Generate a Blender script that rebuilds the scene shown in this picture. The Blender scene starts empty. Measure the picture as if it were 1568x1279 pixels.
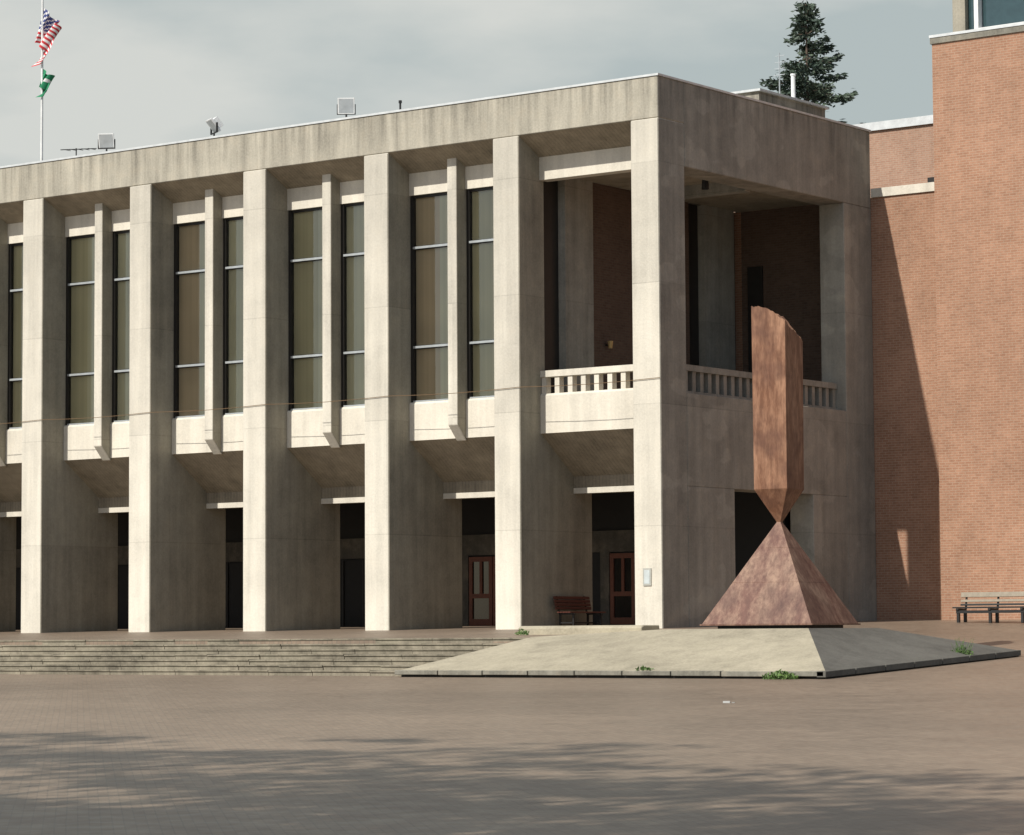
import bpy, bmesh, math, random
from mathutils import Vector, Matrix
random.seed(7)
D=bpy.data
scene=bpy.context.scene
col=scene.collection

# ------------------------------------------------------------------ helpers
class MB:
    def __init__(s): s.v=[];s.f=[];s.m=[];s.mats=[]
    def mi(s,mat):
        if mat not in s.mats: s.mats.append(mat)
        return s.mats.index(mat)
    def poly(s,pts,mat):
        b=len(s.v); s.v+= [tuple(p) for p in pts]; s.f.append(tuple(range(b,b+len(pts)))); s.m.append(s.mi(mat))
    def box(s,x0,x1,y0,y1,z0,z1,mat,M=None):
        P=[(x0,y0,z0),(x1,y0,z0),(x1,y1,z0),(x0,y1,z0),(x0,y0,z1),(x1,y0,z1),(x1,y1,z1),(x0,y1,z1)]
        if M is not None: P=[tuple(M@Vector(p)) for p in P]
        b=len(s.v); s.v+=P; k=s.mi(mat)
        for q in [(0,3,2,1),(4,5,6,7),(0,1,5,4),(1,2,6,5),(2,3,7,6),(3,0,4,7)]:
            s.f.append(tuple(b+i for i in q)); s.m.append(k)
    def prismx(s,prof,x0,x1,mat,endmat=None):   # profile (y,z)
        n=len(prof); b=len(s.v); k=s.mi(mat); ke=s.mi(endmat) if endmat else k
        s.v+=[(x0,y,z) for y,z in prof]+[(x1,y,z) for y,z in prof]
        s.f.append(tuple(b+i for i in range(n))); s.m.append(ke)
        s.f.append(tuple(b+n+i for i in reversed(range(n)))); s.m.append(ke)
        for i in range(n):
            j=(i+1)%n
            s.f.append((b+i,b+n+i,b+n+j,b+j)); s.m.append(k)
    def cyl(s,p0,p1,r0,r1,mat,n=10,caps=True):
        p0=Vector(p0);p1=Vector(p1);d=(p1-p0).normalized()
        a=d.orthogonal().normalized();c=d.cross(a)
        b=len(s.v);k=s.mi(mat)
        for p,r in((p0,r0),(p1,r1)):
            for i in range(n):
                t=2*math.pi*i/n; s.v.append(tuple(p+(a*math.cos(t)+c*math.sin(t))*r))
        for i in range(n):
            j=(i+1)%n; s.f.append((b+i,b+j,b+n+j,b+n+i)); s.m.append(k)
        if caps:
            s.f.append(tuple(b+i for i in reversed(range(n)))); s.m.append(k)
            s.f.append(tuple(b+n+i for i in range(n))); s.m.append(k)
    def obj(s,name,parent=None,bevel=0,recalc=True,smooth=False):
        me=D.meshes.new(name); me.from_pydata(s.v,[],s.f)
        for m in s.mats: me.materials.append(m)
        me.polygons.foreach_set('material_index',s.m)
        if recalc:
            bm=bmesh.new(); bm.from_mesh(me); bmesh.ops.recalc_face_normals(bm,faces=bm.faces); bm.to_mesh(me); bm.free()
        if smooth: me.polygons.foreach_set('use_smooth',[True]*len(me.polygons))
        me.update()
        o=D.objects.new(name,me); col.objects.link(o)
        if parent: o.parent=parent
        if bevel:
            b=o.modifiers.new('b','BEVEL'); b.width=bevel; b.segments=1; b.limit_method='ANGLE'
        return o
def empty(name):
    e=D.objects.new(name,None); col.objects.link(e); return e

# ------------------------------------------------------------------ materials
def newmat(name):
    m=D.materials.new(name); m.use_nodes=True; nt=m.node_tree
    return m,nt,nt.nodes['Principled BSDF']
def N(nt,t,**kw):
    n=nt.nodes.new(t)
    for k,v in kw.items(): setattr(n,k,v)
    return n
def math_(nt,op,a,b=None,c=None):
    n=nt.nodes.new('ShaderNodeMath'); n.operation=op
    for i,x in enumerate((a,b,c)):
        if x is None: continue
        if isinstance(x,(int,float)): n.inputs[i].default_value=x
        else: nt.links.new(x,n.inputs[i])
    return n.outputs[0]
def noise(nt,vec,scale,detail=4,rough=.55,sc=(1,1,1)):
    mp=N(nt,'ShaderNodeMapping'); mp.inputs['Scale'].default_value=sc
    nt.links.new(vec,mp.inputs['Vector'])
    n=N(nt,'ShaderNodeTexNoise'); n.inputs['Scale'].default_value=scale
    n.inputs['Detail'].default_value=detail; n.inputs['Roughness'].default_value=rough
    nt.links.new(mp.outputs[0],n.inputs['Vector']); return n.outputs['Fac']
def maprange(nt,v,a,b,c,d):
    n=N(nt,'ShaderNodeMapRange'); nt.links.new(v,n.inputs[0])
    for i,x in enumerate((a,b,c,d)): n.inputs[i+1].default_value=x
    return n.outputs[0]
def scalecol(nt,colr,fac):
    n=N(nt,'ShaderNodeVectorMath',operation='SCALE')
    if isinstance(colr,(tuple,list)): n.inputs[0].default_value=colr[:3]
    else: nt.links.new(colr,n.inputs[0])
    nt.links.new(fac,n.inputs['Scale']); return n.outputs[0]
def mixc(nt,fac,a,b):
    n=N(nt,'ShaderNodeMix',data_type='RGBA')
    if isinstance(fac,(int,float)): n.inputs[0].default_value=fac
    else: nt.links.new(fac,n.inputs[0])
    for i,x in ((6,a),(7,b)):
        if isinstance(x,(tuple,list)): n.inputs[i].default_value=(*x[:3],1)
        else: nt.links.new(x,n.inputs[i])
    return n.outputs[2]
def bump(nt,bs,h,strength,dist):
    b=N(nt,'ShaderNodeBump'); b.inputs['Strength'].default_value=strength; b.inputs['Distance'].default_value=dist
    nt.links.new(h,b.inputs['Height']); nt.links.new(b.outputs[0],bs.inputs['Normal'])

def concrete(name,c,amp=1.0,zgrad=None,boards=False,joints=True,rough=.85,tint=(.34,.28,.20),patch=False,streak=1.0,blotch=1.0,drip=0):
    m,nt,bs=newmat(name); tc=N(nt,'ShaderNodeTexCoord').outputs['Object']
    sep=N(nt,'ShaderNodeSeparateXYZ'); nt.links.new(tc,sep.inputs[0]); z=sep.outputs[2]
    n1=noise(nt,tc,.45,3,.6); n2=noise(nt,tc,2.6,4,.65,(1,1,.06)); n3=noise(nt,tc,16,2,.7); n4=noise(nt,tc,1.7,5,.7)
    f=math_(nt,'ADD',maprange(nt,n1,.3,.7,-.13*amp*blotch,.13*amp*blotch),maprange(nt,n2,.3,.7,-.19*amp*streak,.14*amp*streak))
    f=math_(nt,'ADD',f,maprange(nt,n3,.3,.7,-.09*amp,.08*amp))
    f=math_(nt,'ADD',f,maprange(nt,n4,.35,.65,-.09*amp*blotch,.09*amp*blotch))
    f=math_(nt,'ADD',f,1.0)
    if joints:
        zz=math_(nt,'DIVIDE',math_(nt,'ADD',z,.55),3.3)
        fr=math_(nt,'FRACT',zz); ln=math_(nt,'LESS_THAN',fr,.008)
        f=math_(nt,'SUBTRACT',f,math_(nt,'MULTIPLY',ln,.14))
        fl=math_(nt,'FLOOR',zz)
        hx=math_(nt,'FLOOR',math_(nt,'DIVIDE',math_(nt,'ADD',sep.outputs[0],math_(nt,'MULTIPLY',sep.outputs[1],.7)),2.4))
        wn=N(nt,'ShaderNodeTexWhiteNoise',noise_dimensions='2D')
        cb=N(nt,'ShaderNodeCombineXYZ'); nt.links.new(fl,cb.inputs[0]); nt.links.new(hx,cb.inputs[1]); nt.links.new(cb.outputs[0],wn.inputs['Vector'])
        f=math_(nt,'ADD',f,maprange(nt,wn.outputs[0],0,1,-.07,.07))
    if patch:
        pn=noise(nt,tc,.55,5,.45,(1,1,1.6))
        f=math_(nt,'ADD',f,maprange(nt,pn,.575,.60,0,.17))
    if drip:
        dn=noise(nt,tc,5.0,3,.6,(1,1,.05)); dz=maprange(nt,z,drip-1.1,drip,0,1)
        f=math_(nt,'SUBTRACT',f,math_(nt,'MULTIPLY',dz,maprange(nt,dn,.46,.60,0,.26)))
    if boards:
        w=N(nt,'ShaderNodeTexWave'); w.inputs['Scale'].default_value=2.6; w.inputs['Distortion'].default_value=.6; w.bands_direction='X'
        nt.links.new(tc,w.inputs['Vector'])
        f=math_(nt,'ADD',f,maprange(nt,w.outputs['Fac'],0,.25,-.16,0.0))
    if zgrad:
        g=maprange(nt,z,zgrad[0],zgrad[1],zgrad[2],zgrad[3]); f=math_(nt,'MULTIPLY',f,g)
    base=mixc(nt,maprange(nt,n4,.5,.75,0,.25*amp),c,tint)
    nt.links.new(scalecol(nt,base,f),bs.inputs['Base Color'])
    bs.inputs['Roughness'].default_value=rough; bs.inputs['Specular IOR Level'].default_value=.2
    bump(nt,bs,n3,.3,.02)
    return m

def brick(name,c1,c2,mortar,bw=.215,rh=.075,ms=.011,ground=False,rough=.85,rot=0,spec=.3,amp=1):
    m,nt,bs=newmat(name); tc=N(nt,'ShaderNodeTexCoord').outputs['Object']
    sep=N(nt,'ShaderNodeSeparateXYZ'); nt.links.new(tc,sep.inputs[0])
    cb=N(nt,'ShaderNodeCombineXYZ')
    if ground:
        mp=N(nt,'ShaderNodeMapping'); mp.inputs['Rotation'].default_value=(0,0,rot); nt.links.new(tc,mp.inputs[0]); v=mp.outputs[0]
    else:
        nt.links.new(math_(nt,'ADD',sep.outputs[0],sep.outputs[1]),cb.inputs[0]); nt.links.new(sep.outputs[2],cb.inputs[1]); v=cb.outputs[0]
    b=N(nt,'ShaderNodeTexBrick'); nt.links.new(v,b.inputs['Vector'])
    b.inputs['Scale'].default_value=1; b.inputs['Brick Width'].default_value=bw; b.inputs['Row Height'].default_value=rh
    b.inputs['Mortar Size'].default_value=ms; b.inputs['Mortar Smooth'].default_value=.3; b.inputs['Bias'].default_value=0
    b.inputs['Color1'].default_value=(*c1,1); b.inputs['Color2'].default_value=(*c2,1); b.inputs['Mortar'].default_value=(*mortar,1)
    n1=noise(nt,tc,.22,4,.6); n2=noise(nt,tc,2.0,4,.65,(1,1,.5)); n3=noise(nt,tc,9,2,.6)
    f=math_(nt,'ADD',maprange(nt,n1,.3,.7,-.14*amp,.14*amp),maprange(nt,n2,.3,.7,-.1*amp,.1*amp))
    f=math_(nt,'ADD',f,maprange(nt,n3,.3,.7,-.08*amp,.08*amp)); f=math_(nt,'ADD',f,1.0)
    if ground:
        n5=noise(nt,tc,.07,4,.6); f=math_(nt,'MULTIPLY',f,maprange(nt,n5,.35,.65,.84,1.12))
    nt.links.new(scalecol(nt,b.outputs['Color'],f),bs.inputs['Base Color'])
    if ground:
        nt.links.new(maprange(nt,n2,.3,.7,rough-.08,rough+.1),bs.inputs['Roughness'])
    else: bs.inputs['Roughness'].default_value=rough
    bs.inputs['Specular IOR Level'].default_value=spec
    bump(nt,bs,math_(nt,'MULTIPLY',b.outputs['Fac'],-1),.3,.005)
    return m

def plain(name,c,rough=.6,metal=0,var=.12,sc=4,spec=.4):
    m,nt,bs=newmat(name); tc=N(nt,'ShaderNodeTexCoord').outputs['Object']
    n=noise(nt,tc,sc,3,.6)
    nt.links.new(scalecol(nt,c,maprange(nt,n,.3,.7,1-var,1+var)),bs.inputs['Base Color'])
    bs.inputs['Roughness'].default_value=rough; bs.inputs['Metallic'].default_value=metal; bs.inputs['Specular IOR Level'].default_value=spec
    return m

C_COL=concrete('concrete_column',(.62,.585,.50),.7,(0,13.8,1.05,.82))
C_FIN=concrete('concrete_fin_side',(.335,.31,.25),.95)  # darker copy of the column concrete, fin-side shade put into the colour
C_FAS=concrete('concrete_fascia',(.385,.36,.295),1.15,joints=False,streak=1.2,blotch=.7,drip=15)
C_SIDE=concrete('concrete_side',(.275,.257,.218),1.0,patch=True,drip=15)  # side elevation's shade is put into this lower concrete tone
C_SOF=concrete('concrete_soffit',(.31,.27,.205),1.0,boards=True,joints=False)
C_SPAN=concrete('concrete_spandrel',(.65,.61,.52),.6,joints=False)
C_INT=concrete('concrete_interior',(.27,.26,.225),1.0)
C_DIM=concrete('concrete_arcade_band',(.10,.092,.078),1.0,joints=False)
C_PLIN=concrete('concrete_plinth',(.395,.355,.265),1.2,joints=False,tint=(.24,.22,.15),streak=.4)
C_PLIN2=concrete('concrete_plinth_shaded',(.125,.12,.105),1.2,joints=False,tint=(.10,.10,.08),streak=.4)  # plinth's right flank: shade painted as a darker concrete colour
C_RIM=concrete('concrete_rim',(.22,.21,.175),1.3,joints=False)
C_STEP=concrete('step_brick',(.235,.21,.16),1.7,joints=False,tint=(.13,.13,.09))
COPING=plain('metal_coping',(.60,.62,.62),.45,.3)
BRICK=brick('red_brick',(.365,.20,.128),(.305,.158,.098),(.37,.255,.18))
BRICKD=brick('red_brick_loggia_shaded',(.12,.078,.057),(.095,.06,.044),(.11,.085,.065))  # darker copy of the red brick; loggia shade is in the colour
BRICK2=brick('red_brick_far',(.38,.235,.165),(.33,.19,.13),(.38,.28,.21))
PAVE=brick('plaza_brick',(.248,.188,.135),(.207,.154,.110),(.18,.143,.108),bw=.21,rh=.105,ms=.007,ground=True,rough=.46,rot=math.radians(45),spec=.5,amp=.8)
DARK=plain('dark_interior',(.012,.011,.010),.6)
FRAME=plain('bronze_frame',(.02,.018,.016),.45)
ALU=plain('aluminium_transom',(.42,.45,.46),.4,.3)
DOORW=plain('door_wood',(.15,.05,.027),.45,sc=8)
DGL=plain('door_glass',(.015,.015,.015),.08,spec=.8)
WOOD=plain('bench_wood',(.10,.03,.02),.5,sc=10)
WOODL=plain('bench_wood_weathered',(.30,.26,.20),.7,sc=10)
BLACK=plain('black_metal',(.02,.02,.02),.5)
WHITE=plain('white_paint',(.72,.73,.72),.5)

def curtainmat(name,c):
    m,nt,bs=newmat(name); tc=N(nt,'ShaderNodeTexCoord').outputs['Object']
    n=noise(nt,tc,9,2,.5,(1,1,.01)); n2=noise(nt,tc,.5,2)
    f=math_(nt,'ADD',maprange(nt,n,.3,.7,.92,1.08),maprange(nt,n2,.3,.7,-.10,.10))
    nt.links.new(scalecol(nt,c,f),bs.inputs['Base Color']); bs.inputs['Roughness'].default_value=.9
    return m
CURT=[curtainmat('curtain_a',(.50,.45,.29)),curtainmat('curtain_b',(.58,.54,.38)),curtainmat('curtain_c',(.68,.65,.51)),curtainmat('curtain_d',(.54,.43,.29))]
def glassmat(name,tint=(.93,.94,.91),refl=.05):
    m=D.materials.new(name); m.use_nodes=True; nt=m.node_tree; nt.nodes.remove(nt.nodes['Principled BSDF'])
    t=N(nt,'ShaderNodeBsdfTransparent'); t.inputs[0].default_value=(*tint,1)
    g=N(nt,'ShaderNodeBsdfGlossy'); g.inputs['Roughness'].default_value=.03; g.inputs[0].default_value=(.9,.93,.92,1)
    lw=N(nt,'ShaderNodeFresnel'); lw.inputs[0].default_value=1.5
    mx=N(nt,'ShaderNodeMixShader'); nt.links.new(math_(nt,'MULTIPLY_ADD',lw.outputs[0],1.0,refl),mx.inputs[0])
    nt.links.new(t.outputs[0],mx.inputs[1]); nt.links.new(g.outputs[0],mx.inputs[2])
    nt.links.new(mx.outputs[0],nt.nodes['Material Output'].inputs[0]); return m
GLASS=glassmat('window_glass')

def steel(name,c,c2,dark):
    m,nt,bs=newmat(name); tc=N(nt,'ShaderNodeTexCoord').outputs['Object']
    n1=noise(nt,tc,1.6,5,.7,(1,1,.3)); n2=noise(nt,tc,7,4,.75,(1,1,.2)); n3=noise(nt,tc,.8,4,.6)
    f=math_(nt,'ADD',math_(nt,'MULTIPLY',n1,.6),math_(nt,'MULTIPLY',n2,.4))
    cc=mixc(nt,maprange(nt,f,.42,.60,0,1),c,c2)
    cc=mixc(nt,maprange(nt,n3,.48,.64,0,.8),cc,dark)
    nt.links.new(scalecol(nt,cc,maprange(nt,n2,.3,.7,.72,1.22)),bs.inputs['Base Color'])
    bs.inputs['Roughness'].default_value=.6; bs.inputs['Specular IOR Level'].default_value=.3
    bump(nt,bs,n2,.4,.012); return m
STEEL_T=steel('weathering_steel_shaft',(.175,.078,.042),(.30,.165,.10),(.11,.05,.032))
STEEL_B=steel('weathering_steel_pyramid',(.145,.068,.05),(.26,.165,.115),(.095,.046,.036))

# ------------------------------------------------------------------ ground
def zr(y):
    if y<-13.3: return -1.1-.022*(-13.3-max(y,-110))
    if y<-4.5: return -1.1+.38*(y+13.3)/8.8
    if y<11: return -.72+.94*(y+4.5)/15.5
    return .22
def zl(y):
    if y<-13.3: return zr(y)
    if y<-9.85: return -1.1
    if y<0: return -.218+.218*(y+9.8)/9.8
    if y<12: return .018*y
    return .216
def gz(x,y):
    w=min(1,max(0,(x-3)/6)); w=w*w*(3-2*w)
    return zl(y)*(1-w)+zr(y)*w
xs=[-1500,-600,-250,-120,-80]+[-60+3*i for i in range(0,21)]+[3+.75*i for i in range(0,9)]+[10+2*i for i in range(0,30)]+[80,120,250,600,1500]
xs=sorted(set(xs))
ys=[-1500,-600,-250,-110]+[-100+5*i for i in range(0,17)]+[-16,-14.5,-13.3,-12,-11,-9.86,-9.8]+[-9+1*i for i in range(0,22)]+[14,18,25,40,80,200,600,1500]
ys=sorted(set(ys))
g=MB()
g.v=[(x,y,gz(x,y)) for y in ys for x in xs]; nx=len(xs)
for j in range(len(ys)-1):
    for i in range(nx-1):
        a=j*nx+i; g.f.append((a,a+1,a+nx+1,a+nx)); g.m.append(0)
g.mats=[PAVE]; ground=g.obj('plaza_ground',recalc=False)

# steps (built as rows of slightly uneven units)
st=MB()
xx=-60.0
while xx<7:
    L=random.uniform(1.1,1.9); xe=min(7.0,xx+L)
    pp=[(-12.2,-1.6)]
    for i in range(7):
        e=random.uniform(-.008,.008) if i<6 else 0
        y=-12.2+.4*i+random.uniform(-.012,.012); z1=-1.1+.126*(i+1)+e
        if i: pp.append((y,-1.1+.126*i))
        pp.append((y,z1-.035)); pp.append((y-.03,z1-.033)); pp.append((y-.03,z1))
    pp+=[(-9.75,-.214),(-9.75,-1.6)]
    st.prismx(pp,xx,xe-.012,C_STEP); xx=xe
st.obj('brick_steps')

# ------------------------------------------------------------------ concrete hall
ZS=1.008
hall=empty('concrete_hall_building'); hall.scale=(1,1,ZS)
S=4.757;W=.92;NB=10;XL=-NB*S-W
m=MB()
for i in range(1,NB+1):
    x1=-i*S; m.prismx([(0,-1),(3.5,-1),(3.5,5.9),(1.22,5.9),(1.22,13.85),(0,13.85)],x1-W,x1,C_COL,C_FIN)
m.prismx([(0,-1),(1.3,-1),(1.3,13.85),(0,13.85)],-W,0,C_COL,C_SIDE)
m.obj('columns',hall,.025)
m=MB()
m.prismx([(0,13.85),(1.3,13.85),(1.3,15),(0,15)],XL,0,C_FAS,C_SIDE)
m.box(-.9,0,1.302,11.65,12.65,15,C_SIDE)
m.box(XL,-.902,1.302,11.64,13.62,14.8,C_FAS)
m.obj('roof_fascia',hall,.02)
m=MB()
m.box(XL-.03,.03,-.03,.35,15,15.06,COPING)
m.box(-.35,.03,.352,11.68,15,15.058,COPING)
m.obj('roof_coping',hall)
m=MB()
for j in range(0,NB):
    x0=-(j+1)*S; x1=-j*S-W
    m.prismx([(1.0,13.35),(1.0,12.7),(1.4,12.7),(1.4,13.849),(1.1,13.849)],x0,x1,C_SPAN)
    m.poly([(x0,.02,13.845),(x1,.02,13.845),(x1,1.0,13.352),(x0,1.0,13.352)],C_SOF)
m.obj('window_head_beams',hall)
m=MB()
for j in range(0,NB):
    x0=-(j+1)*S; x1=-j*S-W
    m.prismx([(.999,5.5),(2.6,4.35),(2.6,3.88),(3.3,3.88),(3.3,5.52),(1.5,5.52)],x0,x1,C_SOF)
    m.box(x0,x1,2.57,2.598,3.86,4.02,C_SPAN)  # pale strip paints the sunlit band along the beam foot
m.obj('sloped_soffits',hall)
m=MB()
for j in range(0,NB):
    x0=-(j+1)*S; x1=-j*S-W
    m.prismx([(.98,5.5),(.98,6.56),(1.02,6.62),(1.5,6.62),(1.5,5.52),(1.0,5.498)],x0,x1,C_SPAN)
m.obj('spandrels',hall)
# mullions
m=MB()
for j in range(1,NB):
    x0=-(j+1)*S; x1=-j*S-W; xc=(x0+x1)/2
    m.prismx([(.58,5.86),(.58,13.6),(1.06,13.4),(1.06,5.42),(.98,5.42)],xc-.18,xc+.17,C_COL,C_FIN)
m.obj('window_mullions',hall,.015)
gl=MB();fr=MB();cu=MB();tr=MB()
for j in range(1,NB):
    x0=-(j+1)*S; x1=-j*S-W; xc=(x0+x1)/2
    for (a,b) in ((x0,xc-.18),(xc+.17,x1)):
        gl.poly([(a,1.12,6.62),(b,1.12,6.62),(b,1.12,12.7),(a,1.12,12.7)],GLASS)
        fr.box(a,a+.10,1.05,1.2,6.62,12.7,FRAME); fr.box(b-.03,b,1.09,1.16,6.62,12.7,FRAME)  # wide black left strip paints the shadow gap beside each pane
        fr.box(a,b,1.09,1.15,12.62,12.7,FRAME)
        for z in (8.23,11.15):
            tr.box(a+.102,b-.032,1.03,1.10,z-.03,z+.035,ALU)
            fr.box(a+.102,b-.032,1.105,1.15,z-.055,z+.055,FRAME)
        tr.box(a+.102,b-.032,1.03,1.10,6.622,6.67,ALU)
        k=random.uniform(.35,.7); c=a+.1+(b-a-.13)*k
        lo=6.62 
        q=random.choice([0,0,1,3]); q2=random.choice([1,2,0,0])
        cu.poly([(a,1.19,lo),(c,1.19,lo),(c,1.19,12.7),(a,1.19,12.7)],CURT[q])
        cu.poly([(c-.02,1.17,lo),(b,1.17,lo),(b,1.17,12.7),(c-.02,1.17,12.7)],CURT[q2])
gl.obj('window_glass',hall,recalc=False); fr.obj('window_frames',hall); cu.obj('window_curtains',hall,recalc=False); tr.obj('window_transoms',hall)
# core
m=MB()
m.box(XL,-4.96,1.5,11.6,5.53,13.6,C_INT)
m.box(XL,-4.96,3.31,11.6,4.25,5.529,C_INT)
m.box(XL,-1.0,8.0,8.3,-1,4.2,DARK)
m.obj('core_walls',hall)
m=MB()
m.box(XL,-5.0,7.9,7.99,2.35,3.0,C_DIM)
for s0 in (-7.2,-12.65):
    m.box(s0-.35,s0-.02,7.88,7.985,.0,2.349,C_DIM)
    for k in range(3):
        a=s0+.95*k; b=a+.92
        m.box(a,a+.13,7.9,7.96,.05,2.3,DOORW); m.box(b-.13,b,7.9,7.96,.05,2.3,DOORW)
        m.box(a+.13,b-.13,7.9,7.96,2.15,2.3,DOORW); m.box(a+.13,b-.13,7.9,7.96,.05,.35,DOORW); m.box(a+.13,b-.13,7.9,7.96,1.0,1.14,DOORW)
        m.box(a+.42,a+.52,7.9,7.96,1.141,2.149,DOORW)
        m.poly([(a+.1,7.95,.1),(b-.1,7.95,.1),(b-.1,7.95,2.2),(a+.1,7.95,2.2)],DGL)
for s0 in (-17.9,-23,-28.2,-33.4,-38.6):     # dark bronze glazed doors
    for k in range(3):
        a=s0+.95*k; b=a+.92
        m.box(a,a+.06,7.9,7.96,.05,2.3,FRAME); m.box(b-.06,b,7.9,7.96,.05,2.3,FRAME)
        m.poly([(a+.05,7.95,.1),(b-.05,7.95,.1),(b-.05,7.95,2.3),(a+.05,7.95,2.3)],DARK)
m.obj('entrance_doors',hall)
# side elevation
m=MB()
m.box(-.85,0,10,11.65,-1,12.65,C_SIDE)
m.box(-.8,0,1.302,9.998,3.87,6.42,C_SIDE)
m.box(-.8,0,1.302,3.7,-1,3.869,C_SIDE)
m.box(-.8,0,8.0,9.998,-1,3.869,C_SIDE)
m.obj('side_walls',hall,.015)
m=MB()
m.box(-4.96,-.802,3.31,11.6,4.2,6.2,C_INT)      # balcony floor
m.box(-4.96,-.802,1.51,3.309,5.53,6.2,C_INT)
m.box(-4.75,-.902,1.41,11.6,12.95,13.6,C_SOF)     # ceiling
m.box(-4.75,-.902,5.9,6.2,12.6,12.949,C_INT)
m.obj('loggia_slabs',hall)
m=MB()
m.box(-4.95,-4.90,1.25,2.1,6.2,12.95,FRAME)
m.box(-4.95,-4.65,2.1,3.5,6.2,12.95,C_INT)
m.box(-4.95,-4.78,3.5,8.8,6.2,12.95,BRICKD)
m.box(-4.95,-4.90,8.8,9.5,6.2,12.95,FRAME)
m.box(-4.95,-4.65,9.5,11.2,6.2,12.95,C_INT)
m.box(-4.95,-4.90,11.2,11.62,6.2,12.95,FRAME)
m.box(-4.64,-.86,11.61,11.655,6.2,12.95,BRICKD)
m.box(-4.4,-3.85,11.56,11.609,6.2,11.2,FRAME)
m.obj('loggia_inner_wall',hall)
m=MB()
BR_=plain('lamp_brass',(.5,.35,.15),.4,.3)
m.cyl((-4.78,4.3,8.25),(-4.6,4.3,8.25),.03,.03,BLACK); m.cyl((-4.62,4.3,8.15),(-4.62,4.3,8.36),.06,.085,BR_)
m.obj('wall_lamp',hall)
m=MB()
for y in (2.0,4.6):
    m.cyl((-1.45,y,12.95),(-1.45,y,12.55),.09,.11,BLACK)
m.obj('ceiling_downlights',hall)
# balustrades
m=MB()
x0=-S;x1=-W
m.box(x0,x1,.98,1.28,7.09,7.27,C_SPAN)
n=8
for i in range(n+1):
    x=x0+.02+(x1-x0-.2)*i/n
    m.box(x,x+.16,1.02,1.24,6.62,7.09,C_SPAN)
m.box(-.62,-.30,1.302,9.998,7.08,7.25,C_SIDE)
m.box(-.60,-.32,1.302,9.998,6.42,6.52,C_SIDE)
n=21
for i in range(n+1):
    y=1.31+(8.67-.18)*i/n
    m.box(-.58,-.35,y,y+.17,6.52,7.08,C_SIDE)
m.box(-.55,-.52,1.302,9.99,6.53,7.07,FRAME)
m.obj('balustrades',hall)
# decorative light cable strung across the columns
m=MB()
CAB=plain('cable',(.16,.10,.05),.6)
pts=[]
for i in range(0,NB*4+1):
    x=-i*S/4; pts.append((x,-.03,6.75-.05*math.sin(math.pi*(i%4)/4)))
for a,b in zip(pts[:-1],pts[1:]): m.cyl(a,b,.009,.009,CAB,5,False)
m.obj('facade_cable',hall)
# penthouse
m=MB()
m.box(-9,-2,8.5,12.4,14.8,16.02,C_SIDE); m.box(-9.1,-1.9,8.4,12.5,16.021,16.09,COPING)
m.obj('roof_penthouse',hall)
m=MB()
m.box(-.62,-.36,-.03,-.001,1.15,1.62,plain('plaque_frame',(.4,.4,.36),.5)); m.box(-.58,-.40,-.036,-.031,1.2,1.57,plain('plaque_face',(.5,.55,.55),.4))
m.obj('wall_plaque',hall)

# roof floodlights
def flood(x,z0,rot,tilt):
    m=MB()
    m.cyl((0,0,0),(0,0,.15),.03,.03,BLACK,8); m.box(-.26,.26,-.02,.02,.14,.175,BLACK)
    m.box(-.28,-.26,-.03,.03,.14,.45,BLACK); m.box(.26,.28,-.03,.03,.14,.45,BLACK)
    R=Matrix.Translation((0,0,.40))@Matrix.Rotation(tilt,4,'X')
    m.box(-.25,.25,-.06,.0,-.24,.24,WHITE,R); m.box(-.17,.17,.0,.2,-.17,.17,WHITE,R); m.box(-.22,.22,-.066,-.061,-.21,.21,ALU,R)
    o=m.obj('roof_floodlight',None,.008); o.location=(x,.25,z0+.12); o.rotation_euler=(0,0,rot); return o
flood(-21.2,15.06,.5,.25);flood(-16.6,15.06,-.5,.7);flood(-11.3,15.06,.6,.1);flood(-26.8,15.06,1.2,.2)
m=MB(); m.cyl((-22.5,.2,15.06),(-22.5,.2,15.35),.02,.02,BLACK,6); m.cyl((-23.1,.1,15.35),(-21.6,.2,15.25),.015,.015,BLACK,6)
for k in range(5): m.cyl((-22.9+.28*k,0.0,15.33-.02*k),(-22.9+.28*k,.35,15.33-.02*k),.01,.01,BLACK,5)
m.obj('roof_antenna').location=(0,0,.12)
m=MB(); m.cyl((-9.2,.2,15.06),(-9.2,.2,15.3),.03,.03,BLACK,6); m.cyl((-9.2,.2,15.3),(-9.2,.2,15.38),.05,.05,BLACK,6); m.obj('roof_vent_pipe').location=(0,0,.12)
m=MB(); m.cyl((-2.6,11.5,16.0),(-2.6,11.5,17.0),.07,.07,WHITE,10); m.cyl((-2.6,11.5,17.0),(-2.6,11.5,17.06),.09,.09,WHITE,10); m.obj('roof_vent_pipe').location=(0,0,.14)
m=MB(); m.cyl((-3.4,12,16.0),(-3.4,12,17.9),.02,.02,ALU,6)
for k in range(4): m.cyl((-3.6+.02*k,12,17.2+.2*k),(-3.2,12,17.2+.2*k),.012,.012,ALU,5)
m.obj('roof_antenna').location=(0,0,.14)

# ------------------------------------------------------------------ brick wing between
bw_=empty('brick_wing_building'); bw_.scale=(1,1,ZS)
m=MB(); m.box(-5.5,3.2,11.66,20,-1,12.98,BRICK); m.obj('walls',bw_)
m=MB(); m.box(.03,3.2,11.6,20,12.981,13.25,C_SPAN); m.obj('coping',bw_)
bf=empty('brick_rear_building'); bf.scale=(1,1,ZS)
m=MB(); m.box(-14,25,25,40,-1,17.6,BRICK2); m.obj('walls',bf)
m=MB(); m.box(-14.1,25,24.9,40,17.601,17.9,COPING); m.obj('coping',bf)
m=MB(); m.box(.15,.75,15,15.6,13.35,14.1,BLACK); m.cyl((.45,15.3,14.1),(.45,15.3,14.35),.2,.15,WHITE,10); m.obj('roof_vent_unit')
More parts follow.
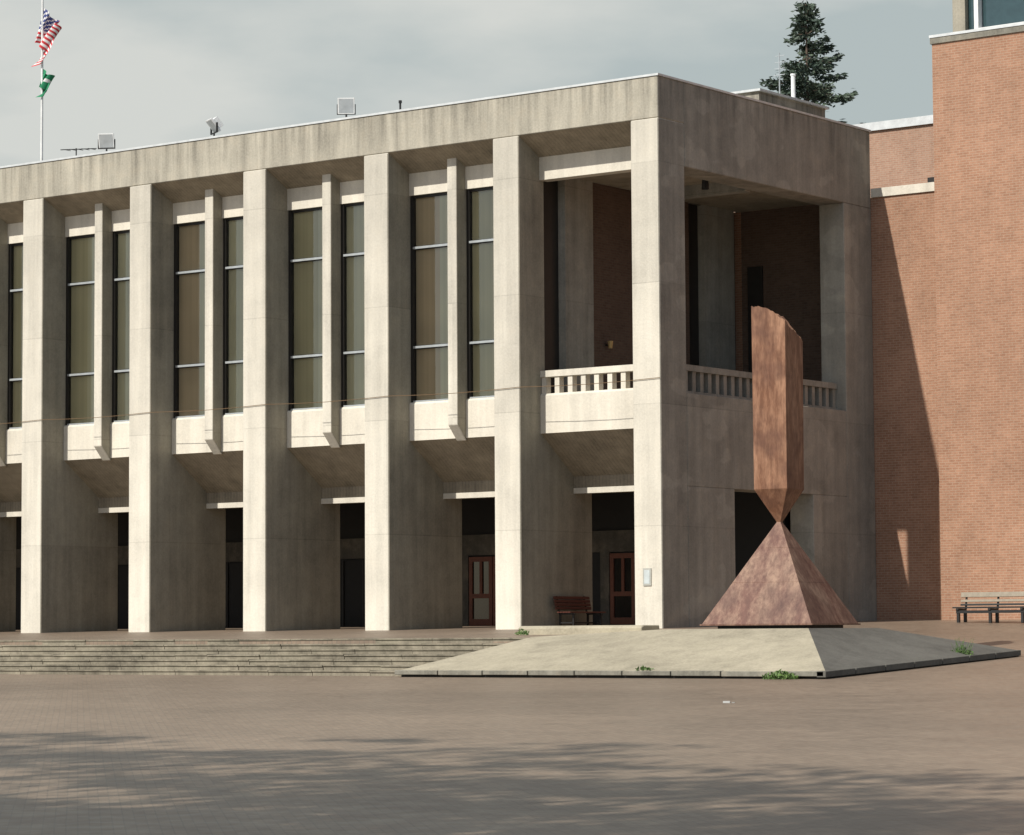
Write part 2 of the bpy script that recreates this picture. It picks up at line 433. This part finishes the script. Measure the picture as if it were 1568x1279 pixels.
# brick tower on the right
bt=empty('brick_tower_building'); bt.scale=(1,1,1.012)
m=MB(); m.box(2.54,24,11.0,26,-1,17.2,BRICK); m.obj('walls',bt)
m=MB(); m.box(2.5,24,10.95,26,17.201,17.38,C_RIM); m.box(2.48,24,10.93,11.3,17.381,17.46,COPING); m.obj('coping',bt)
m=MB()
PX=2.72
GT=plain('dark_teal_glass',(.03,.06,.065),.08,spec=.8)
m.box(PX,PX+.42,12.0,12.5,17.38,21,C_FIN); m.box(PX+.72,PX+.86,12.0,12.3,17.38,21,WHITE)
m.box(PX+.421,PX+.719,12.2,12.4,17.38,21,GT)
m.box(PX+.862,24,12.0,12.2,17.38,17.72,WHITE); m.box(PX+.862,24,12.25,12.3,17.72,21,GT)
for x in (5.9,8.1,10.3): m.box(x,x+.12,12.02,12.24,17.72,21,WHITE)
m.box(PX,24,11.9,20,21,21.5,C_RIM); m.box(PX+.1,24,12.51,20,17.38,21,DARK)
m.obj('glazed_penthouse',bt)

# ------------------------------------------------------------------ plinth
p=MB()
A=(1.55,-13.3,-.95);B=(12.9,-13.3,-.95);Cc=(12.9,-4.5,-.58)
A2=(1.55,-4.5,-.12)
P_=(2.7,-9.7,-.2);P2=(2.7,-5.2,-.1);TL=(6.3,-9.4,-.04);TR=(10.2,-9.45,-.04);TR2=(10.2,-6.3,-.04);TL2=(6.3,-6.3,-.04)
p.poly([A,B,TR],C_PLIN);p.poly([A,TR,TL],C_PLIN);p.poly([A,TL,P_],C_PLIN)
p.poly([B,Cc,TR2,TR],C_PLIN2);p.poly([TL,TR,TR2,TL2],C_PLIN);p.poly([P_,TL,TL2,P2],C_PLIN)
p.poly([A,P_,P2,A2],C_PLIN);p.poly([Cc,A2,P2,TL2,TR2],C_PLIN)
plp=empty('sculpture_plinth')
o=p.obj('sloped_top',plp,recalc=True)
r=MB()
n=9
for i in range(n):
    xa=1.5+(11.45)*i/n; xb=1.5+11.45*(i+1)/n-.03
    r.box(xa,xb,-13.42,-13.1,-1.05+random.uniform(-.008,.008),-.94+random.uniform(-.006,.006),C_RIM)
r.box(1.6,12.85,-13.3,-13.12,-1.3,-1.05,DARK)
n=7
for i in range(n):
    ya=-13.42+8.9*i/n; yb=-13.42+8.9*(i+1)/n-.03
    za=-.94+.37*i/n; zb=-.94+.37*(i+1)/n
    P=[(12.75,ya,za-.13),(12.97,ya,za-.13),(12.97,yb,zb-.13),(12.75,yb,zb-.13),(12.75,ya,za),(12.97,ya,za),(12.97,yb,zb),(12.75,yb,zb)]
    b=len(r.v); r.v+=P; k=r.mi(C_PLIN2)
    for q in [(0,3,2,1),(4,5,6,7),(0,1,5,4),(1,2,6,5),(2,3,7,6),(3,0,4,7)]: r.f.append(tuple(b+t for t in q)); r.m.append(k)
r.poly([(12.88,-13.3,-1.4),(12.88,-4.5,-1.2),(12.88,-4.5,-.68),(12.88,-13.3,-1.05)],DARK)
r.obj('rim',plp,.01)
k=MB(); k.prismx([(-6.8,-.4),(-6.8,.02),(-6.7,.07),(-6.0,.07),(-6.0,-.4)],.15,3.9,C_PLIN); k.obj('low_concrete_kerb',None,.02)

# ------------------------------------------------------------------ obelisk sculpture
ob=empty('broken_obelisk_sculpture'); ob.location=(8.37,-7.63,0.0); ob.rotation_euler=(0,0,math.radians(7.2)); ob.scale=(1,1,1.005)
m=MB(); z0=-.035
m.box(-1.1,1.1,-1.1,1.1,z0-.02,z0+.07,BLACK); 
m.box(-1.41,1.41,-1.41,1.41,z0+.07,z0+.105,STEEL_B); m.obj('base_plate',ob)
zb=z0+.105; h=2.36;w=1.37;t=.045
m=MB()
b=[(-w,-w,zb),(w,-w,zb),(w,w,zb),(-w,w,zb)];tp=[(-t,-t,zb+h),(t,-t,zb+h),(t,t,zb+h),(-t,t,zb+h)]
for i in range(4): m.poly([b[i],b[(i+1)%4],tp[(i+1)%4],tp[i]],STEEL_B)
m.poly(tp,STEEL_B)
m.obj('pyramid',ob,.008)
# raised weld seams across the pyramid faces
m=MB()
for zz in (.95,1.75):
    q=w*(1-(zz)/h)+t*(zz/h)-.004; zc=zb+zz
    for i in range(4):
        c=[(-q,-q),(q,-q),(q,q),(-q,q)]; a_,b_=c[i],c[(i+1)%4]
        m.cyl((a_[0],a_[1],zc),(b_[0],b_[1],zc),.007,.007,STEEL_B,6)
m.obj('weld_seams',ob)
zt=zb+h-.01; s=.43; zs=zt+.76; s2=.44
m=MB()
lo=[(-t,-t,zt),(t,-t,zt),(t,t,zt),(-t,t,zt)]; sh=[(-s,-s,zs),(s,-s,zs),(s,s,zs),(-s,s,zs)]
for i in range(4): m.poly([lo[i],lo[(i+1)%4],sh[(i+1)%4],sh[i]],STEEL_T)
NS=14
per=[]
for i in range(4):
    a=Vector((sh[i][0],sh[i][1]));c=Vector((sh[(i+1)%4][0],sh[(i+1)%4][1]))
    for q in range(NS): per.append(a.lerp(c,q/NS))
def toph(x,y):
    u=(x+s)/(2*s); v=(y+s)/(2*s)
    base=4.26-.05*u-.62*max(0,u-.45)-.38*v*u
    return zs+base+random.uniform(-.035,.035)
bot=[(q.x,q.y,zs) for q in per]; top=[(q.x*s2/s,q.y*s2/s,toph(q.x,q.y)) for q in per]
n=len(per)
for i in range(n):
    j=(i+1)%n; m.poly([bot[i],bot[j],top[j],top[i]],STEEL_T)
cz=sum(q[2] for q in top)/n-.12
for i in range(n):
    j=(i+1)%n; m.poly([top[i],top[j],(0,0,cz)],STEEL_T)
m.obj('inverted_shaft',ob,0).rotation_euler=(0,0,math.radians(-3.5))

# ------------------------------------------------------------------ benches
def slat_bench(name,L,loc,rot,wood,frame):
    e=MB()
    for i in range(5): e.box(-L/2,L/2,-.02-.095*i-.08,-.02-.095*i,.42,.455,wood)
    T=Matrix.Translation((0,.02,.50))@Matrix.Rotation(math.radians(-12),4,'X')
    for i in range(4): e.box(-L/2,L/2,-.015,.02,.02+.1*i,.10+.1*i,wood,T)
    for x in (-L/2+.2,0,L/2-.2) if L>2.5 else (-L/2+.2,L/2-.2):
        e.box(x-.03,x+.03,-.5,.03,.37,.415,frame); e.box(x-.03,x+.03,-.48,-.43,0,.37,frame); e.box(x-.03,x+.03,-.02,.03,0,.415,frame)
        e.box(x-.03,x+.03,.022,.05,-.1,.42,frame,T); e.box(x-.03,x+.03,-.46,0,.12,.16,frame)
    e.box(-L/2+.2,L/2-.2,-.25,-.21,.12,.16,frame)
    o=e.obj(name,None,.004); o.location=loc; o.rotation_euler=(0,0,rot); return o
slat_bench('wooden_bench',1.75,(-4.5,2.2,gz(-4.5,2.2)),math.radians(90),WOOD,BLACK)
def long_bench(L,loc):
    e=MB()
    for i in range(5): e.box(-L/2,L/2,-.02-.095*i-.08,-.02-.095*i,.42,.46,BLACK if i else WOODL)
    T=Matrix.Translation((0,.02,.50))@Matrix.Rotation(math.radians(-10),4,'X')
    e.box(-L/2,L/2,-.02,.03,.24,.38,WOODL,T); e.box(-L/2,L/2,-.015,.02,.10,.17,WOODL,T); e.box(-L/2,L/2,-.015,.02,-.0,.05,BLACK,T)
    k=-L/2+.15
    while k<L/2:
        e.box(k-.04,k+.04,-.48,.03,.36,.415,BLACK); e.box(k-.04,k+.04,-.44,-.36,0,.36,BLACK); e.box(k-.04,k+.04,-.03,.05,0,.36,BLACK)
        e.box(k-.03,k+.03,.032,.06,-.1,.36,BLACK,T); k+=1.0
    e.box(-L/2+.1,L/2-.1,-.45,-.42,.28,.36,BLACK)
    o=e.obj('wooden_bench',None,.004); o.location=loc
long_bench(3.3,(6.3,8.2,gz(6.15,8.2)))

# ------------------------------------------------------------------ flagpole
fp=empty('flagpole')
px,py=-39.35,15.1
m=MB(); m.cyl((px,py,0),(px,py,25.2),.09,.04,WHITE,10); m.cyl((px,py,25.2),(px,py,25.4),.1,.03,WHITE,10); m.obj('pole',fp)
RED=plain('flag_red',(.55,.04,.05),.8);FW=plain('flag_white',(.75,.73,.72),.8);BLUE=plain('flag_blue',(.04,.06,.2),.8);GREEN=plain('flag_green',(.02,.22,.10),.8)
R_=Vector((.803,.596,0)); F_=Vector((-.596,.803,0))
def flag(name,ztop,hoist,fly,droop,spread,colf,x0=0):
    U,V=48,39; f=MB()
    P=[]
    for j in range(V+1):
        v=j/V
        for i in range(U+1):
            u=i/U
            h=spread*(math.sin(u*2.4)-.75*v*u-x0*v)
            z=ztop-hoist*v*(1-.25*u)-droop*u**1.2-.1*math.sin(u*6+v*3)
            d=.13*math.sin(u*13+v*2.5)*min(1,u*4)
            hh=h+.12*math.sin(u*19+v*4)*min(1,u*3)
            q=Vector((px,py,z))+R_*(.04+hh)+F_*(-d); P.append(q)
    f.v=[tuple(q) for q in P]
    for j in range(V):
        for i in range(U):
            a=j*(U+1)+i; f.f.append((a,a+1,a+U+2,a+U+1)); f.m.append(f.mi(colf((i+.5)/U,(j+.5)/V)))
    f.obj(name,fp,recalc=False,smooth=True)
def us(u,v):
    if u<.4 and v<7/13: return BLUE if (int(u*28)+int(v*22))%3 else FW
    return RED if int(v*13)%2==0 else FW
flag('national_flag',24.8,1.4,2.2,1.3,.62,us,.55)
flag('state_flag',22.35,.75,1.2,.55,.36,lambda u,v: FW if (u-.5)**2+(v-.5)**2<.015 else GREEN,.5)

# ------------------------------------------------------------------ vegetation
def leafmat(name,c,c2):
    m,nt,bs=newmat(name); tc=N(nt,'ShaderNodeTexCoord').outputs['Object']
    n=noise(nt,tc,.9,3,.6); n2=noise(nt,tc,9,1)
    cc=mixc(nt,maprange(nt,n,.35,.65,0,1),c,c2)
    nt.links.new(scalecol(nt,cc,maprange(nt,n2,.3,.7,.6,1.4)),bs.inputs['Base Color']); bs.inputs['Roughness'].default_value=.65
    return m
CON=leafmat('conifer_needles',(.035,.058,.042),(.07,.10,.065)); BR=leafmat('broad_leaves',(.04,.08,.02),(.08,.12,.03))
BARK=plain('bark',(.11,.08,.06),.9,sc=6); WEED=leafmat('weed_leaves',(.07,.13,.03),(.12,.2,.05))
def leafq(m,c,sz,mat,ax=None):
    a=Vector((random.gauss(0,1),random.gauss(0,1),random.gauss(0,1))).normalized() if ax is None else ax
    b=a.cross(Vector((random.gauss(0,1),random.gauss(0,1),random.gauss(0,1)))).normalized()
    L=sz; w=sz*.38
    m.poly([c-a*L*.5,c+b*w*.5,c+a*L*.5,c-b*w*.5],mat)
def conifer(loc,H,zlow,rmax):
    random.seed(21)
    m=MB(); x,y=loc
    m.cyl((x,y,0),(x,y,H*.98),.34,.03,BARK,10)
    z=zlow
    while z<H-.15:
        t=(H-z)
        r=min(rmax,.18+.66*t**.74)
        for k in range(random.randint(3,5)):
            an=random.uniform(0,6.283); rr=r*random.choice([.5,.75,.9,1.0,1.08])*random.uniform(.85,1.1)
            d=Vector((math.cos(an),math.sin(an),0)); up=random.uniform(-.25,.25)
            m.cyl((x,y,z),tuple(Vector((x,y,z))+d*rr+Vector((0,0,rr*up-.05*rr))),.035,.008,BARK,4,False)
            n=int(20+56*rr)
            for q in range(n):
                s_=random.random()**.7
                cur=-.30*math.sin(s_*3.1)*.6+.12*s_*s_   # droop then upturned tip
                pos=Vector((x,y,z))+d*rr*s_+Vector((0,0,rr*s_*up+rr*cur*.5))
                side=d.cross(Vector((0,0,1)))*random.gauss(0,.12+.13*rr*(1-s_*.75))
                pos+=side+Vector((0,0,random.gauss(-.05,.085)))
                ax=(d*.8+side*1.5+Vector((random.gauss(0,.3),random.gauss(0,.3),random.gauss(0.0,.35)))).normalized()
                leafq(m,pos,random.uniform(.16,.36),CON,ax)
        z+=random.uniform(.20,.40)
    return m.obj('conifer_tree',recalc=False)
conifer((-20.0,41.6),27.1,14,2.5)
random.seed(11)
def broad(loc,H,R,dens=1.0):
    m=MB(); x,y=loc; z0=gz(x,y)
    base=Vector((x,y,z0))
    m.cyl(base-Vector((0,0,.3)),base+Vector((0,0,H*.45)),.4,.25,BARK,10,False)
    for k in range(9):
        an=k*.7+random.random(); el=random.uniform(.5,1.3)
        d=Vector((math.cos(an)*math.cos(el),math.sin(an)*math.cos(el),math.sin(el)))
        st_=base+Vector((0,0,H*random.uniform(.35,.5))); m.cyl(st_,st_+d*H*.4,.13,.03,BARK,6,False)
    for c in range(int(50*dens)):
        while True:
            q=Vector((random.uniform(-1,1),random.uniform(-1,1),random.uniform(-1,1)))
            if q.length<1: break
        cc=base+Vector((q.x*R,q.y*R,H*.68+q.z*H*.31)); cr=random.uniform(.5,1.2)
        for l in range(60):
            leafq(m,cc+Vector((random.gauss(0,cr*1.0),random.gauss(0,cr*.45),random.gauss(0,cr*.22))),random.uniform(.35,.68),BR)
    return m.obj('broadleaf_tree',recalc=False)
for (x,y,h,r_,dn) in ((10,-60,24,5.2,1.1),(16,-62,26,5.0,1.1),(21,-61,21,5,1.2),(25.5,-62,22,4.6,1.2),(30,-60,17,4.2,1.3),(34,-66,22,4.6,1.2),(24,-57,12,3.8,.9)):
    broad((x,y),h,r_,dn)
def weed(loc,R,n,h=.15):
    m=MB()
    for i in range(n):
        a=random.uniform(0,6.28); rr=R*random.random()**.6
        c=Vector(loc)+Vector((math.cos(a)*rr,math.sin(a)*rr*.5,random.uniform(0,h)*(1-rr/R*.6)))
        leafq(m,c,random.uniform(.05,.11),WEED)
    m.obj('weed_clump',recalc=False)
weed((11.95,-13.55,-1.1),.42,500,.2); weed((8.3,-13.2,-.93),.22,100,.10); weed((.5,-7.1,-.15),.2,120,.2); weed((12.6,-6.8,-.7),.3,220,.26)
m=MB()
for i in range(30):
    a=random.uniform(0,6.28); b0=Vector((12.6+random.uniform(-.2,.2),-6.8+random.uniform(-.1,.1),-.68))
    m.cyl(b0,b0+Vector((math.cos(a)*.12,math.sin(a)*.12,random.uniform(.2,.42))),.006,.003,WEED,4,False)
m.obj('tall_grass_tuft',recalc=False)

m=MB(); lx,ly=17.0,-23.7
LIT=plain('litter_card',(.36,.36,.34),.7)
T=Matrix.Translation((lx,ly,gz(lx,ly)))@Matrix.Rotation(.5,4,'Z')
m.prismx([(0,0.002),(.02,.03),(.1,.035),(.14,.015),(.14,0.002)],0,.12,LIT); m.box(.15,.2,.02,.1,.002,.015,LIT)
m.v=[tuple(T@Vector(v)) for v in m.v]; m.obj('litter_paper')

# ------------------------------------------------------------------ world
wd=D.worlds.new('World'); scene.world=wd; wd.use_nodes=True; nt=wd.node_tree
bg=nt.nodes['Background']; bg.inputs['Strength'].default_value=.1
sky=N(nt,'ShaderNodeTexSky'); sky.sky_type='NISHITA'; sky.sun_disc=False
SD=Vector((-.19,-1,.93)).normalized()
sky.sun_elevation=math.asin(SD.z); sky.sun_rotation=math.atan2(SD.x,SD.y)
tc=N(nt,'ShaderNodeTexCoord').outputs['Generated']
n1=noise(nt,tc,7.5,6,.5,(1,1,2.8)); n2=noise(nt,tc,2.6,2,.5,(1,1,2.6))
f=math_(nt,'ADD',math_(nt,'MULTIPLY',n1,.55),math_(nt,'MULTIPLY',n2,.45))
cl=mixc(nt,maprange(nt,f,.41,.56,0,1),(4.5,5.1,5.1),(6.6,6.75,6.4))
# cloud bank fills the north-west; unseen sky elsewhere kept dimmer to cut fill light
dp=N(nt,'ShaderNodeVectorMath',operation='DOT_PRODUCT'); nt.links.new(tc,dp.inputs[0]); dp.inputs[1].default_value=(-.6,.78,-.15)
cov=maprange(nt,math_(nt,'ADD',dp.outputs['Value'],math_(nt,'MULTIPLY',n2,.6)),.35,1.05,.2,.97)
skyc=mixc(nt,cov,sky.outputs[0],cl)
nt.links.new(skyc,bg.inputs['Color'])
# sun
L=D.lights.new('sun','SUN'); L.energy=4.8; L.angle=math.radians(.6); L.color=(1,.95,.87)
so=D.objects.new('sun',L); col.objects.link(so); so.rotation_euler=(-SD).to_track_quat('-Z','Y').to_euler()

# ------------------------------------------------------------------ camera
cam=D.cameras.new('camera'); cam.sensor_width=36; cam.lens=36*4498/1568; cam.clip_end=4000; cam.clip_start=.5
co=D.objects.new('camera',cam); col.objects.link(co)
pit=.0736; roll=.0062
Fh=Vector((-.596,.803,0)).normalized(); Rh=Vector((.803,.596,0)).normalized()
fw=Fh*math.cos(pit)+Vector((0,0,1))*math.sin(pit); up=Rh.cross(fw).normalized()
up2=(up+Rh*roll).normalized(); rt=(Rh-up*roll).normalized()
Mx=Matrix((( rt.x,up2.x,-fw.x,44.19),(rt.y,up2.y,-fw.y,-66.33),(rt.z,up2.z,-fw.z,-.13),(0,0,0,1)))
co.matrix_world=Mx
scene.camera=co
scene.view_settings.view_transform='Standard'; scene.view_settings.look='None'; scene.view_settings.exposure=0
